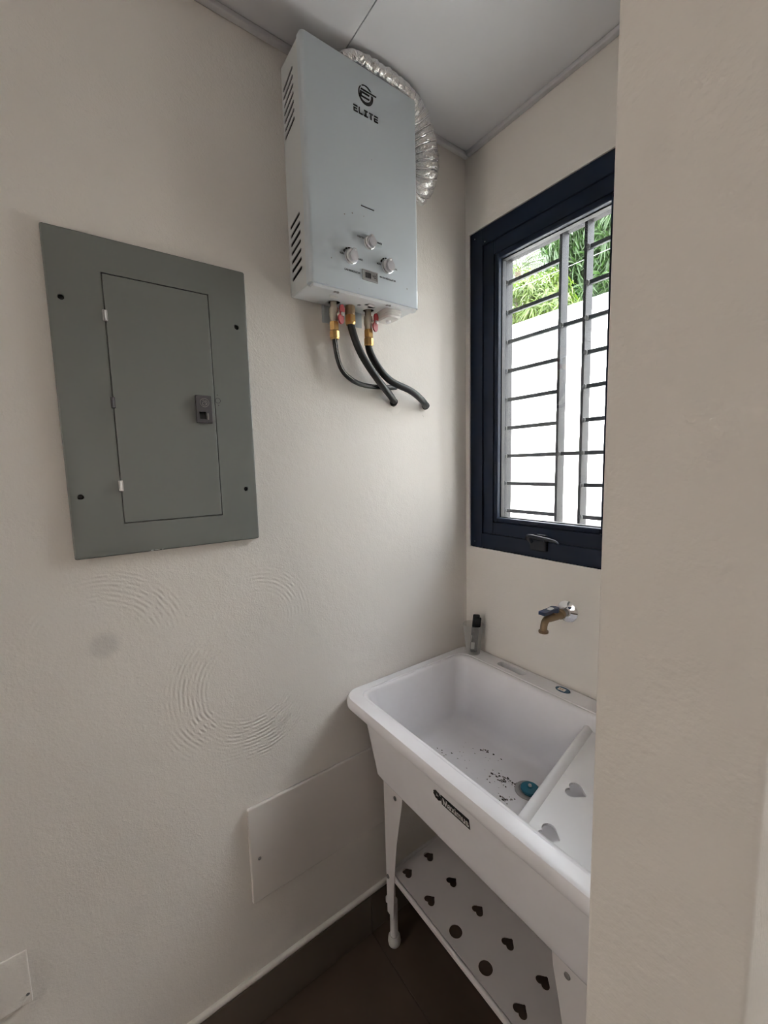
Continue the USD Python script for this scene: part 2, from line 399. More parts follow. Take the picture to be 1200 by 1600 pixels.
obj('wall_face', man(box(RX, RX + .2, RY - .2, 0, -.1, H + .1)) - mbox(RX - .1, RX + .4, DY0, DY1, DZ0, DZ1), M['wall'], wr, smooth=False)
wp = setting('wall_partition')
obj('wall_face', box(.864, .962, -.793, 0, 0, H, .004), M['wall'], wp, smooth=30)
# a small side window far behind the camera's right shoulder
w2 = setting('window_2', (RX + .1, (DY0 + DY1) / 2, DZ0))
obj('window_frame', [box(RX + .06, RX + .12, a, b, DZ0, DZ1, .004) for a, b in ((DY0, DY0 + .05), (DY1 - .05, DY1))] + [box(RX + .06, RX + .12, DY0 + .05, DY1 - .05, a, b, .004) for a, b in ((DZ0, DZ0 + .05), (DZ1 - .05, DZ1))], M['navy'], w2)
obj('pane', box(RX + .088, RX + .092, DY0 + .05, DY1 - .05, DZ0 + .05, DZ1 - .05), M['pane'], w2, smooth=False)

w3 = setting('window_3', ((FX0 + FX1) / 2, RY - .1, FZ0))
obj('window_frame', [box(a, b, RY - .12, RY - .06, FZ0, FZ1, .004) for a, b in ((FX0, FX0 + .05), (FX1 - .05, FX1))] + [box(FX0 + .05, FX1 - .05, RY - .12, RY - .06, a, b, .004) for a, b in ((FZ0, FZ0 + .05), (FZ1 - .05, FZ1))], M['navy'], w3)
obj('pane', box(FX0 + .05, FX1 - .05, RY - .092, RY - .088, FZ0 + .05, FZ1 - .05), M['pane'], w3, smooth=False)
obj('front_ground', box(-14, RX + .2, -12, RY - .2, -.25, -.06), M['terrace'], None, smooth=False, kind='structure')
obj('street_wall', box(-14, 18, -8.2, -8.0, -.12, 4.4), M['wall_beige'], None, smooth=False, kind='structure')

w4 = setting('window_4', ((KX0 + KX1) / 2, .1, KZ0))
obj('window_frame', [box(a, b, .06, .12, KZ0, KZ1, .004) for a, b in ((KX0, KX0 + .05), (KX1 - .05, KX1))] + [box(KX0 + .05, KX1 - .05, .06, .12, a, b, .004) for a, b in ((KZ0, KZ0 + .05), (KZ1 - .05, KZ1))], M['navy'], w4)
obj('pane', box(KX0 + .05, KX1 - .05, .088, .092, KZ0 + .05, KZ1 - .05), M['pane'], w4, smooth=False)

# floor: brown tiles on grout
fl = setting('floor')
obj('screed', box(0, RX, RY, 0, -.1, -.0022), M['grout'], fl, smooth=False)
TX, TY = .62, .60
ty0 = -.4535
xs = [0.004] + [.60 + TX * i for i in range(0, 6)] + [RX - .004]
ys = [RY + .004] + [ty0 - TY * i for i in range(5, -1, -1)] + [-.004]
for i in range(len(xs) - 1):
    for j in range(len(ys) - 1):
        if xs[i + 1] - xs[i] > .02 and ys[j + 1] - ys[j] > .02:
            obj('tile', box(xs[i] + .0013, xs[i + 1] - .0013, ys[j] + .0013, ys[j + 1] - .0013, -.012, 0, .0012), M['tile'], fl, smooth=False)
# skirting tiles
bl = setting('baseboard_left')
obj('bedding', box(0, .004, RY + .01, -.01, 0.002, .128), M['grout'], bl, smooth=False)
edges = [-.012, -.4535, -1.0535, -1.6535, -2.2535, -2.8535, -3.4535, RY + .012]
for a, b in zip(edges[1:], edges[:-1]):
    obj('tile', box(.0005, .0095, a + .001, b - .001, 0.0025, .1345, .0012), M['base_tile'], bl, smooth=False)
bb = setting('baseboard_back')
ed = [.012, .45, .86]
for a, b in zip(ed[:-1], ed[1:]):
    obj('tile', box(a + .001, b - .001, -.0095, -.0005, .0025, .1345, .0012), M['base_tile'], bb, smooth=False)
bp_ = setting('baseboard_partition')
obj('tile', box(.8545, .8635, -.792, -.012, .0025, .1345, .0012), M['base_tile'], bp_, smooth=False)
obj('tile', box(.8545, .9715, -.8025, -.7935, .0025, .1345, .0012), M['base_tile'], bp_, smooth=False)

# ceiling: glossy pvc panels
ce = setting('ceiling', (0, 0, H))
obj('deck', box(0, RX, RY, 0, H + .006, H + .1), M['seam'], ce, smooth=False)
pe = [-.002, -.497, -.992, -1.487, -1.982, -2.477, -2.972, -3.467, RY + .002]
for a, b in zip(pe[1:], pe[:-1]):
    obj('panel', box(.002, RX - .002, a + .001, b - .001, H, H + .0055, .0012), M['ceiling'], ce, smooth=False)
t1 = setting('trim_1')
obj('cove_strip', box(.0005, .017, -3.79, -.0005, H - .013, H - .0005, .003), M['ceil_trim'], t1)
t2 = setting('trim_2')
obj('cove_strip', box(.018, .863, -.017, -.0005, H - .013, H - .0005, .003), M['ceil_trim'], t2)

# ------------------------------------------------------------------ window
w1 = setting('window_1', (WX0, .03, WZ0))
def ring(a, y0, y1, o=0.0, b=0.0):
    """rectangular ring between inset o and inset a, extruded in y"""
    x0, x1, z0, z1 = WX0 + o, WX1 - o, WZ0 + o, WZ1 - o
    outer = sbox(x0, z0, x1, z1); inner = sbox(WX0 + a, WZ0 + a, WX1 - a, WZ1 - a)
    return plane_mesh(outer.difference(inner), y1 - y0, (0, y1, 0), BU, BV)
def bars4(o, a, y0, y1, ch):
    """four bevelled mitre-butted bars of a frame"""
    x0, x1, z0, z1 = WX0 + o, WX1 - o, WZ0 + o, WZ1 - o; d = a - o
    return [box(x0, x0 + d, y0, y1, z0, z1, ch), box(x1 - d, x1, y0, y1, z0, z1, ch), box(x0 + d - .001, x1 - d + .001, y0, y1, z0, z0 + d, ch), box(x0 + d - .001, x1 - d + .001, y0, y1, z1 - d, z1, ch)]
obj('window_frame', bars4(.0, .052, .004, .07, .0025), M['navy'], w1)
obj('sash', bars4(.050, .093, .010, .062, .0025), M['navy'], w1)
obj('glazing_bead', bars4(.092, .108, .013, .050, .004), M['navy'], w1)
obj('gasket', bars4(.106, .1105, .030, .048, .001), M['gasket'], w1)
obj('pane', box(WX0 + .105, WX1 - .105, .036, .040, WZ0 + .105, WZ1 - .105), M['pane'], w1, smooth=False)
for px_, pz_ in ((.037, 2.222), (.078, 2.198), (.037, 1.232)):
    obj('screw', cyl((px_, .005, pz_), (px_, .0025, pz_), .0022, 10), M['steel'], w1)
# crank handle on the bottom rail
hd = [box(.262, .318, -.006, .010, 1.236, 1.268, .004)]
obj('handle_plate', hd, M['navy2'], w1)
hp = spline([(.268, -.004, 1.262), (.266, -.020, 1.276), (.274, -.026, 1.282), (.300, -.026, 1.2815), (.340, -.026, 1.279), (.362, -.026, 1.275), (.366, -.024, 1.270)], 30)
obj('handle_lever', tube(hp, np.interp(np.linspace(0, 1, 30), [0, .2, .35, .9, 1], [.007, .0065, .006, .0042, .003]), 12), M['navy2'], w1)
obj('handle_catch', [box(.292, .322, -.016, -.004, 1.283, 1.289, .002), box(.300, .312, -.010, .010, 1.266, 1.285, .002)], M['navy2'], w1)

# ------------------------------------------------------------------ security grille in the outer reveal
gr = thing('window_grille', 'grey welded steel security grille outside the navy-framed window', 'window grille', (.29, .185, WZ0))
G0, G1 = .166, .204
cols = [.030, .2395, .319, .5285]
for c in cols:
    obj('upright', box(c - .0045, c + .0045, G0, G1, WZ0 + .004, 2.205, .001), M['grille'], gr)
obj('top_rail', box(.019, .569, G0, G1, 2.205, 2.2245, .002), M['grille'], gr)
zs = [2.126 - .1 * i for i in range(9)]
for i, z in enumerate(zs):
    spans = [(cols[0], cols[1]), (cols[2], cols[3])] + ([(cols[1], cols[2])] if i in (2, 6) else [])
    for a, b in spans:
        obj('rung', box(a + .0045, b - .0045, .170, .182, z - .006, z + .006, .0015), M['rod'], gr)
wn = []
for i, z in enumerate(zs):
    for c in ([cols[0], cols[2]] + ([cols[1]] if i in (2, 6) else [])):
        s = trimesh.creation.icosphere(1, .006); s.apply_transform(np.diag([1, .8, 1.3, 1])); s.apply_translation([c + .0075, .168, z]); wn.append(s)
obj('weld_beads', wn, M['weld'], gr, kind='stuff')
for z in (1.88, 1.43):
    obj('wall_anchor', box(.0165, .028, .176, .190, z - .014, z + .014, .003), M['rod'], gr)

# ------------------------------------------------------------------ outside
obj('yard_ground', box(-14, 18, YO + .0, 14, -.25, -.12), M['concrete'], None, smooth=False, kind='structure')
obj('terrace_ground', box(RX + .2, 18, -12, YO, -.25, -.06), M['terrace'], None, smooth=False, kind='structure')
obj('garden_wall', box(-14, 3.2, 1.5, 1.66, -.12, 2.487, .01), M['wall_ext'], None, kind='structure')

obj('neighbour_wall', box(8.0, 8.2, -14, 9, -.12, 4.6), M['wall_beige'], None, smooth=False, kind='structure')

def rot_to(dirs, ups):
    f = dirs / np.linalg.norm(dirs, axis=1, keepdims=True)
    s = np.cross(ups, f); s /= np.maximum(np.linalg.norm(s, axis=1, keepdims=True), 1e-6)
    return f, s, np.cross(f, s)

def leaves(base, dirs, ups, length, width, droop=.35):
    """one lanceolate folded leaf per row, a strip of 4 stations"""
    f, s, u = rot_to(dirs, ups)
    st = [(0, .06, .0), (.3, .9, .04), (.65, .75, .0), (1.0, .03, -.10)]
    n = len(base); V = np.zeros((n, 12, 3)); L = length[:, None]; W = width[:, None]
    k = 0
    for t, w, h in st:
        mid = base + f * L * t + u * L * h - np.array([0, 0, 1.0]) * L * droop * t * t
        V[:, k] = mid - s * W * .5 * w + u * W * .16 * w; V[:, k + 1] = mid; V[:, k + 2] = mid + s * W * .5 * w + u * W * .16 * w
        k += 3
    F = []
    for i in range(3):
        for j in range(2):
            a, b, c, d = 3 * i + j, 3 * i + j + 1, 3 * i + 3 + j, 3 * i + 4 + j
            F += [[a, b, d], [a, d, c]]
    F = (np.array(F)[None] + 12 * np.arange(n)[:, None, None]).reshape(-1, 3)
    return trimesh.Trimesh(V.reshape(-1, 3), F, process=False)

def mango(center, radii, whorls, leaf, seed, inner=.55):
    r = np.random.default_rng(seed)
    d = r.normal(size=(whorls, 3)); d /= np.linalg.norm(d, axis=1, keepdims=True)
    lump = 1 + .16 * np.sin(d[:, 0] * 7 + seed) * np.sin(d[:, 2] * 6 + 2) + .12 * np.sin(d[:, 1] * 9)
    rad = (inner + (1 - inner) * r.random(whorls) ** .5) * lump
    tip = np.asarray(center) + d * rad[:, None] * np.asarray(radii)
    k = 10
    base = np.repeat(tip, k, 0); out = np.repeat(d, k, 0)
    a = r.random(whorls * k) * 2 * np.pi
    u = np.cross(out, r.normal(size=out.shape)); u /= np.linalg.norm(u, axis=1, keepdims=True)
    v = np.cross(out, u)
    dirs = out * (.15 + .5 * r.random((len(out), 1))) + np.cos(a)[:, None] * u + np.sin(a)[:, None] * v - np.array([0, 0, .25])
    ln = leaf * (.65 + .6 * r.random(len(base)))
    return leaves(base + out * (r.random((len(base), 1)) - .5) * .08, dirs, out + np.array([0, 0, .8]), ln, ln * .145)

def tree(name, label, trunk_at, center, radii, whorls, leaf, seed, m, tr):
    t = thing(name, label, 'tree', (trunk_at[0], trunk_at[1], -.12))
    top = np.asarray(center) + np.array([0, 0, radii[2] * .25])
    obj('trunk', tube(spline([(trunk_at[0], trunk_at[1], -.12), (trunk_at[0] + .06, trunk_at[1], 1.2), (np.array(trunk_at)[0] * .4 + center[0] * .6, center[1], center[2] - radii[2] * .6), top], 16), np.linspace(tr, tr * .35, 16), 10), M['bark'], t)
    br = []
    rr = np.random.default_rng(seed + 50)
    for i in range(9):
        dd = rr.normal(size=3); dd[2] = abs(dd[2]) * .7; dd /= np.linalg.norm(dd)
        p0 = np.asarray(center) - np.array([0, 0, radii[2] * .5]); p1 = np.asarray(center) + dd * np.asarray(radii) * .75
        br.append(tube(spline([p0, (p0 + p1) / 2 + [0, 0, -.05], p1], 8), np.linspace(tr * .4, .012, 8), 6))
    obj('branches', br, M['bark'], t)
    obj('foliage', mango(center, radii, whorls, leaf, seed), m, t, smooth=False, kind='stuff')
    return t
tree('mango_tree', 'young mango tree with yellow-green leaves just over the white garden wall', (-2.25, 3.5), (-2.20, 3.5, 3.10), (.60, .58, .64), 760, .145, 3, M['leaf_young'], .07)
tree('mango_tree', 'tall dark green mango tree rising behind the yellow-green one', (-2.3, 5.7), (-2.14, 5.6, 4.75), (1.14, .92, 1.5), 2300, .21, 5, M['leaf_dark'], .16)
# palm
pt = thing('palm_tree', 'slim palm with arching feathery fronds at the left of the trees', 'palm', (-5.42, 7.6, -.12))
obj('trunk', tube(spline([(-5.42, 7.6, -.12), (-5.40, 7.6, 2.9), (-5.40, 7.6, 5.98)], 10), np.linspace(.1, .07, 10), 10), M['bark'], pt)
for i in range(13):
    a = 2 * math.pi * i / 13 + .2; el = .35 + .5 * ((i * 5) % 3) / 2
    d = np.array([math.cos(a) * math.cos(el), math.sin(a) * math.cos(el), math.sin(el)])
    p = np.array([-5.40, 7.6, 5.98]); L = 1.3
    pth = np.array([p + d * L * t - np.array([0, 0, .55 * L * t * t]) for t in np.linspace(0, 1, 22)])
    tg = np.gradient(pth, axis=0); tg /= np.linalg.norm(tg, axis=1)[:, None]
    sd_ = np.cross(tg, [0, 0, 1.0]); sd_ /= np.linalg.norm(sd_, axis=1)[:, None]
    bs, ds = [], []
    for s in (-1, 1):
        for q in range(3, 22):
            bs.append(pth[q]); ds.append(s * sd_[q] + .7 * tg[q] + np.array([0, 0, .15]))
    bs, ds = np.array(bs), np.array(ds)
    ln = np.full(len(bs), .34)
    obj('frond', [tube(pth, np.linspace(.012, .004, 22), 5), leaves(bs, ds, np.tile([0, 0, 1.0], (len(bs), 1)), ln, ln * .1, .3)], M['leaf_palm'], pt, smooth=False)
# rounded white water tank behind the trees
tk = thing('water_tank', 'rounded white water tank peeping between palm and yellow-green tree', 'water tank', (-3.74, 5.2, -.12))
obj('tank_body', lathe([(0, .40), (.9, .40), (1.05, .38), (1.17, .28), (1.2, .10), (1.24, .10)], (-3.74, 5.2, 3.32), (0, 0, 1), 32), M['tank'], tk)
obj('tank_stand', [box(-3.74 + sx * .3 - .05, -3.74 + sx * .3 + .05, 5.2 + sy * .3 - .05, 5.2 + sy * .3 + .05, -.12, 3.25) for sx in (-1, 1) for sy in (-1, 1)] + [box(-4.14, -3.34, 4.8, 5.6, 3.24, 3.32, .01)], M['wall_ext'], tk)
obj('overhead_cable', tube(np.array([(-6 + .6 * i, 1.95, 2.93 + .0025 * (i - 8) ** 2) for i in range(17)]), .0022, 6), M['cable'], None,
    label='thin pale cable strung in front of the trees above the garden wall', cat='cable')

# ------------------------------------------------------------------ electrical panel on the left wall
ep = thing('electrical_panel', 'grey-green recessed breaker panel cover with hinged door on the left wall', 'breaker panel', (0, -.932, 1.331))
Y0, Y1, Z0, Z1 = -1.1156, -.7488, 1.331, 1.951
dy0, dy1, dz0, dz1 = -1.0275, -.834, 1.397, 1.883
cov = man(box(.0005, .013, Y0, Y1, Z0, Z1, .004)) - mbox(.004, .05, dy0 - .0016, dy1 + .0016, dz0 - .0016, dz1 + .0016)
hole_yz = [(-1.0943, 1.8256), (-.7743, 1.8251), (-1.096, 1.4541), (-.7747, 1.4537)]
for hy, hz in hole_yz:
    cov = cov - man(cyl((.006, hy, hz), (.03, hy, hz), .0052, 18))
obj('cover', cov, M['panel_grey'], ep)
for hy, hz in hole_yz:
    obj('screw', cyl((.0055, hy, hz), (.0085, hy, hz), .0049, 14), M['dark'], ep)
obj('door', box(.0045, .0140, dy0, dy1, dz0, dz1, .0018), M['panel_grey'], ep)
for hz in (1.804, 1.6385, 1.4732):
    obj('hinge', [box(.012, .0165, dy0 - .0045, dy0 + .0035, hz - .011, hz + .011, .001), cyl((.0165, dy0 - .001, hz - .009), (.0165, dy0 - .001, hz + .009), .0022, 10)], M['hinge'] if hz != 1.6385 else M['latch'], ep)
lt = obj('latch', man(box(.0135, .021, -.8755, -.8415, 1.6045, 1.665, .002)) - mbox(.0165, .03, -.869, -.8555, 1.6135, 1.629), M['latch'], ep)
ringp = Point(0, 0).buffer(.0098).difference(Point(0, 0).buffer(.0086))
sw = [LineString([(-.0045, .005), (-.001, .006), (-.0005, .002), (-.004, 0), (-.0045, -.004), (-.001, -.006)]).buffer(.0006),
      LineString([(.001, -.0055), (.004, -.003), (.0012, .001), (.003, .005), (.0055, .002), (.0045, -.005)]).buffer(.0006)]
obj('emblem', plane_mesh(unary_union([ringp] + sw), .0007, (.021, -.8575, 1.649), LU, LV), M['latch_line'], lt)
obj('latch_slot', [box(.0160, .0170, -.8688, -.8557, 1.6137, 1.6288)], M['dark'], lt)
obj('latch_tab', box(.0205, .0222, -.8535, -.8500, 1.612, 1.626, .0006), M['latch_line'], lt)
kn = unary_union([Point(0, 0).buffer(.0062).difference(Point(0, 0).buffer(.005)), Point(-.0006, .0125).buffer(.0012), Point(.001, -.0105).buffer(.0012)])
obj('knockout_mark', plane_mesh(kn, .0003, (.013, -.8265, 1.6565), LU, LV), M['latch'], ep)
chips = [plane_mesh(Point(0, 0).buffer(1, 4), .0004, (.0128 - .0002 * i, y, 1.3335 + .0008 * (i % 2)), (0, w, 0), (0, 0, .0012)) for i, (y, w) in enumerate([(-.982, .003), (-.972, .006), (-.962, .002), (-1.03, .0015), (-.90, .001)])]
obj('paint_chips', chips, M['white_ink'], ep, kind='stuff', label='white plaster flecks on the lower edge')

# ------------------------------------------------------------------ low access panel and blank plate
ap = thing('access_panel', 'glossy white access cover screwed low on the wall beside the sink', 'access panel', (0, -.47, .364))
obj('cover', box(.0005, .011, -.8205, -.12, .364, .634, .0035), M['white_metal'], ap)
for sy in (-.797, -.143):
    obj('screw', lathe([(0, .0045), (.0012, .0042), (.002, .0025)], (.011, sy, .486), (1, 0, 0), 14), M['steel_dull'], ap)
bp2 = thing('blank_plate', 'painted-over blank wall plate at the lower left edge of the photo', 'wall plate', (0, -1.32, .455))
obj('plate', box(.0003, .0042, -1.385, -1.257, .455, .571, .002), M['wall'], bp2)
obj('screw', cyl((.0042, -1.263, .476), (.0047, -1.263, .476), .003, 12), M['steel_dull'], bp2)

# ------------------------------------------------------------------ water heater
hy0, hy1, hz0, hz1, HD = -.6300, -.3065, 1.9235, 2.4385, .112
hx = thing('water_heater', 'pale grey-white tankless gas water heater high on the left wall', 'water heater', (0, -.468, hz0))
body = man(box(.0005, .090, hy0, hy1, hz0, hz1, .0015)) - mbox(.003, .086, hy0 + .002, hy1 - .002, hz0 + .002, hz1 - .002)
def slot(ysgn, x0, z0, x1, z1, h):
    y = hy0 if ysgn < 0 else hy1
    pl = LineString([(x0, z0), (x1, z1)]).buffer(h, 6)
    return man(plane_mesh(pl, .02, (0, y + .01, 0), BU, BV))
for s in (-1, 1):
    for i in range(7):
        body = body - slot(s, .013, 2.3845 - .0172 * i, .060, 2.3975 - .0172 * i, .0038)
        body = body - slot(s, .018, 2.0790 - .0198 * i, .064, 2.0890 - .0198 * i, .0044)
for (bx, by, br_) in [(.030, -.524, .0155), (.030, -.4175, .0155), (.056, -.4265, .0105), (.052, -.462, .006), (.065, -.447, .006), (.085, -.585, .0035)]:
    body = body - man(cyl((bx, by, hz0 - .01), (bx, by, hz0 + .01), br_, 24))
obj('casing', body, M['heater_side'], hx)
obj('inner_chamber', box(.0055, .0835, hy0 + .0045, hy1 - .0045, hz0 + .005, hz1 - .0045), M['dark'], hx, smooth=False)
obj('base_plate', man(box(.004, .0865, hy0 + .003, hy1 - .003, hz0 - .0008, hz0 + .0008)) -
    man([cyl((bx, by, hz0 - .01), (bx, by, hz0 + .01), br_, 24) for bx, by, br_ in [(.030, -.524, .0155)]]) - man(cyl((.030, -.4175, hz0 - .01), (.030, -.4175, hz0 + .01), .0155, 24))
    - man(cyl((.056, -.4265, hz0 - .01), (.056, -.4265, hz0 + .01), .0105, 24)) - man(cyl((.052, -.462, hz0 - .01), (.052, -.462, hz0 + .01), .006, 16)) - man(cyl((.065, -.447, hz0 - .01), (.065, -.447, hz0 + .01), .006, 16)), M['heater_under'], hx, smooth=False)
cp = []
for (yy_, sy_) in ((hy0 - .001, 1), (hy1 + .001, -1)):
    for zz_ in (hz0 + .0015, hz1 + .0015):
        for k in range(7):
            a = k / 6 * math.pi / 2; r = .009
            for dz_ in (0,):
                cp.append((HD - r + r * math.sin(a), yy_ + sy_ * (r - r * math.cos(a)), zz_))
        cp.append((.0905, yy_, zz_))
front = man(trimesh.convex.convex_hull(np.array(cp)))
front = front - mbox(.1095, .2, -.4875, -.4475, 2.1292, 2.1332) - mbox(.109, .2, -.488, -.4438, 1.9605, 1.9835)
obj('front_cover', front, M['heater'], hx)
obj('flame_window', box(.108, .1098, -.4873, -.4477, 2.1294, 2.1330), M['dark'], hx)
lip = [box(.0885, HD - .006, hy0 + .008, hy1 - .004, hz0 - .0055, hz0 + .003, .0015)]
obj('bottom_lip', lip, M['heater_under'], hx)
for sy in (-.556, -.400):
    obj('lip_screw', [cyl((.104, sy, hz0 - .0075), (.104, sy, hz0 - .005), .0035, 12), box(.099, .1055, sy - .010, sy - .004, hz0 - .0065, hz0 - .0045)], M['steel_dull'], hx)
# emblem and word
lc = (HD + .0002, -.4650, 2.3820)
R_ = .0216
em = Point(0, 0).buffer(R_, 32).difference(Point(-.0014, .0020).buffer(R_ - .0048, 32))
gap1 = affinity.rotate(sbox(-.0016, 0, .0016, .05), 38, origin=(0, 0))
bar = Polygon([(-.0145, .0075), (.0300, .0075), (.0318, .0112), (-.0130, .0112)])
em = em.difference(gap1).difference(sbox(-.002, .0055, .05, .0135))
low = unary_union([Polygon([(-.0180, -.0080), (-.0120, -.0080), (-.0100, .0050), (-.0160, .0050)]), Polygon([(-.0165, .0010), (.0100, .0010), (.0112, .0050), (-.0160, .0050)]),
                   Polygon([(-.0180, -.0080), (.0100, -.0080), (.0106, -.0040), (-.0174, -.0040)])])
obj('emblem', plane_mesh(unary_union([em, bar, low]), .0004, lc, LU, LV), M['black_ink'], hx, smooth=False)
def letters():
    w, h, t = .0118, .0150, .0034
    E = [sbox(0, h - t, w, h), Polygon([(0, 0), (w, 0), (w, t), (t, t), (t, h * .5 - t * .35), (w * .9, h * .5 - t * .35), (w * .9, h * .5 + t * .5), (0, h * .5 + t * .5)])]
    Lt = [sbox(0, 0, t, h), sbox(0, 0, w * .92, t)]
    I = [sbox(.0005, h - t, w - .0005, h), sbox(w / 2 - t / 2, 0, w / 2 + t / 2, h), sbox(.0005, 0, w - .0005, t)]
    T = [sbox(0, h - t, w, h), sbox(w / 2 - t / 2, 0, w / 2 + t / 2, h - t)]
    out = []
    for i, g in enumerate((E, Lt, I, T, E)):
        out += [affinity.translate(q, i * .0148, 0) for q in g]
    return unary_union(out)
obj('lettering', plane_mesh(letters(), .0004, (HD + .0002, -.5012, 2.3340), LU, LV), M['black_ink'], hx, smooth=False)
# control knobs
def knob(y, z, r, tilt):
    k = obj('knob', lathe([(0, r), (.004, r), (.0055, r * .97), (.009, r * .95), (.0105, r * .90)], (HD, y, z), (1, 0, 0), 36), M['knob'], hx)
    obj('knob_ring', lathe([(.0042, r * 1.0), (.0048, r * 1.045), (.0062, r * 1.045), (.007, r * .99)], (HD, y, z), (1, 0, 0), 36), M['knob_ring'], k)
    tear = unary_union([Point(0, -r * .18).buffer(r * .66, 20), Polygon([(-r * .6, -r * .05), (r * .6, -r * .05), (r * .2, r * .84), (-r * .2, r * .84)])]).buffer(r * .05)
    tear = affinity.rotate(tear, tilt, origin=(0, 0))
    obj('grip', plane_mesh(tear, .0085, (HD + .010, y, z), LU, LV), M['grip'], k, smooth=50)
    a = math.radians(90 + tilt)
    nub = trimesh.creation.icosphere(2, r * .17); nub.apply_translation([HD + .0175, y + math.cos(a) * r * .68, z + math.sin(a) * r * .68])
    obj('pointer', nub, M['knob_ring'], k)
knob(-.4665, 2.0490, .0150, 8)
knob(-.5215, 2.0030, .0165, -12)
knob(-.4125, 2.0070, .0165, 8)
def arc(y, z, r0, a0, a1, w):
    pts = [(r0 * math.cos(math.radians(a)), r0 * math.sin(math.radians(a))) for a in np.linspace(a0, a1, 14)]
    return plane_mesh(LineString(pts).buffer(w, cap_style=2), .0003, (HD + .0002, y, z), LU, LV)
obj('dial_marks', [arc(-.5215, 2.0030, .0205, a, a + 19, w) for a, w in ((18, .0008), (42, .0010), (66, .0013), (90, .0016), (114, .0019), (138, .0022))] +
    [arc(-.4125, 2.0070, .0205, a, a + 19, w) for a, w in ((18, .0008), (42, .0010), (66, .0013), (90, .0016), (114, .0019), (138, .0022))], M['black_ink'], hx, smooth=False, kind='stuff')
X = HD + .0002
for tx, th, ty_, tz, tw in (('GAS REGULATOR', .0042, -.5405, 1.9700, .045), ('WATER REGULATOR', .0042, -.4365, 1.9760, .051), ('WINTER', .0042, -.5010, 2.0550, .021), ('SUMMER', .0042, -.4470, 2.0560, .020),
                            ('MIN', .0042, -.5520, 2.0040, None), ('MAX', .0042, -.5000, 2.0025, None), ('MIN', .0042, -.4445, 2.0065, None), ('MAX', .0042, -.3925, 2.0060, None)):
    obj('dial_lettering', text_on(tx, th, (X, ty_, tz), LU, LV, width=tw), M['black_ink'], hx, smooth=False)
ds_ = obj('display', man(box(.1085, .1145, -.4893, -.4425, 1.9595, 1.9845, .0012)) - mbox(.1130, .2, -.4858, -.4460, 1.9628, 1.9815), M['lcd_frame'], hx)
obj('screen', box(.1122, .1132, -.4858, -.4460, 1.9628, 1.9815), M['lcd'], ds_)
obj('digits', [box(.1131, .1136, y, y + .0052, 1.9662, 1.9785) for y in (-.4805, -.4748, -.4691)], M['lcd_dark'], ds_, smooth=False)
obj('degree_sign', text_on('°C', .0065, (.1133, -.4595, 1.9690), LU, LV), M['lcd_dark'], ds_, smooth=False)
obj('scuffs', [plane_mesh(Point(0, 0).buffer(1, 5), .0002, (X, y, z), (0, s, 0), (0, 0, s)) for y, z, s in ((-.513, 2.105, .0018), (-.480, 2.108, .0012), (-.535, 2.096, .0016), (-.575, 1.988, .0014), (-.347, 1.968, .0018), (-.50, 1.935, .0009), (-.452, 2.245, .0010))], M['steel_dull'], hx, kind='stuff', smooth=False)
# under the casing: battery box, bracket, small clips
bt = obj('battery_box', loft([(.020, .088, -.392, -.342, .014, hz0 - .001), (.020, .088, -.392, -.342, .014, hz0 - .012), (.022, .086, -.390, -.344, .013, hz0 - .0135), (.022, .086, -.390, -.344, .013, hz0 - .020), (.026, .082, -.386, -.348, .011, hz0 - .0235)]), M['plastic'], hx)
obj('battery_latch', lathe([(0, .0075), (.005, .007), (.006, .004)], (.052, -.367, hz0 - .0235), (0, 0, -1), 18), M['knob'], bt)
obj('wall_bracket', [box(.0005, .004, -.546, -.515, 1.879, hz0, .001), box(.0005, .004, -.452, -.423, 1.884, hz0, .001), box(.0005, .0035, -.52, -.45, 1.898, hz0, .001)], M['bracket'], hx)
for c in ((.070, -.548), (.074, -.438)):
    obj('clip', [box(c[0] - .004, c[0] + .004, c[1] - .010, c[1] + .010, hz0 - .006, hz0 - .0005, .0015)], M['plastic'], hx)

# flexible foil exhaust duct
du = thing('exhaust_duct', 'crinkled silver foil exhaust hose curling from the heater top to the corner', 'duct', (.062, -.49, 2.44))
path = spline([(.084, -.515, 2.452), (.086, -.470, 2.4635), (.087, -.410, 2.4645), (.084, -.350, 2.463), (.076, -.303, 2.454), (.067, -.266, 2.430), (.060, -.238, 2.392), (.051, -.222, 2.352), (.030, -.214, 2.322), (.002, -.213, 2.310)], 460)
tt = np.linspace(0, 1, 460)
rr_ = np.interp(tt, [0, .06, .4, .58, .75, 1], [.020, .030, .034, .038, .040, .040])
ridge = np.abs(np.sin(tt * np.pi * 24)) ** .6
ang = np.arange(36) / 36 * 2 * np.pi
cr = meshkit.fbm(np.stack([np.broadcast_to(tt[:, None] * 46, (460, 36)), np.cos(ang)[None] * 2.2 + 0 * tt[:, None], np.sin(ang)[None] * 2.2 + 0 * tt[:, None]], -1), 3, 4)
rad = rr_[:, None] * (.90 + .10 * ridge[:, None] + .20 * (cr - .5))
sq = np.interp(tt, [0, .3, .45, .58, 1], [.62, .62, .70, 1, 1])
dt = tube(path, rad, 36, True, ((0, 0, 1.0), sq))
dt.vertices[:, 2] = np.minimum(dt.vertices[:, 2], H - .0006); dt.vertices[:, 0] = np.maximum(dt.vertices[:, 0], .0012)
over = (dt.vertices[:, 1] < hy1 + .002) & (dt.vertices[:, 2] < hz1 + .0026); dt.vertices[over, 2] = hz1 + .0026
obj('foil_skin', dt, M['foil'], du, smooth=50)
hel = []
m_ = 46
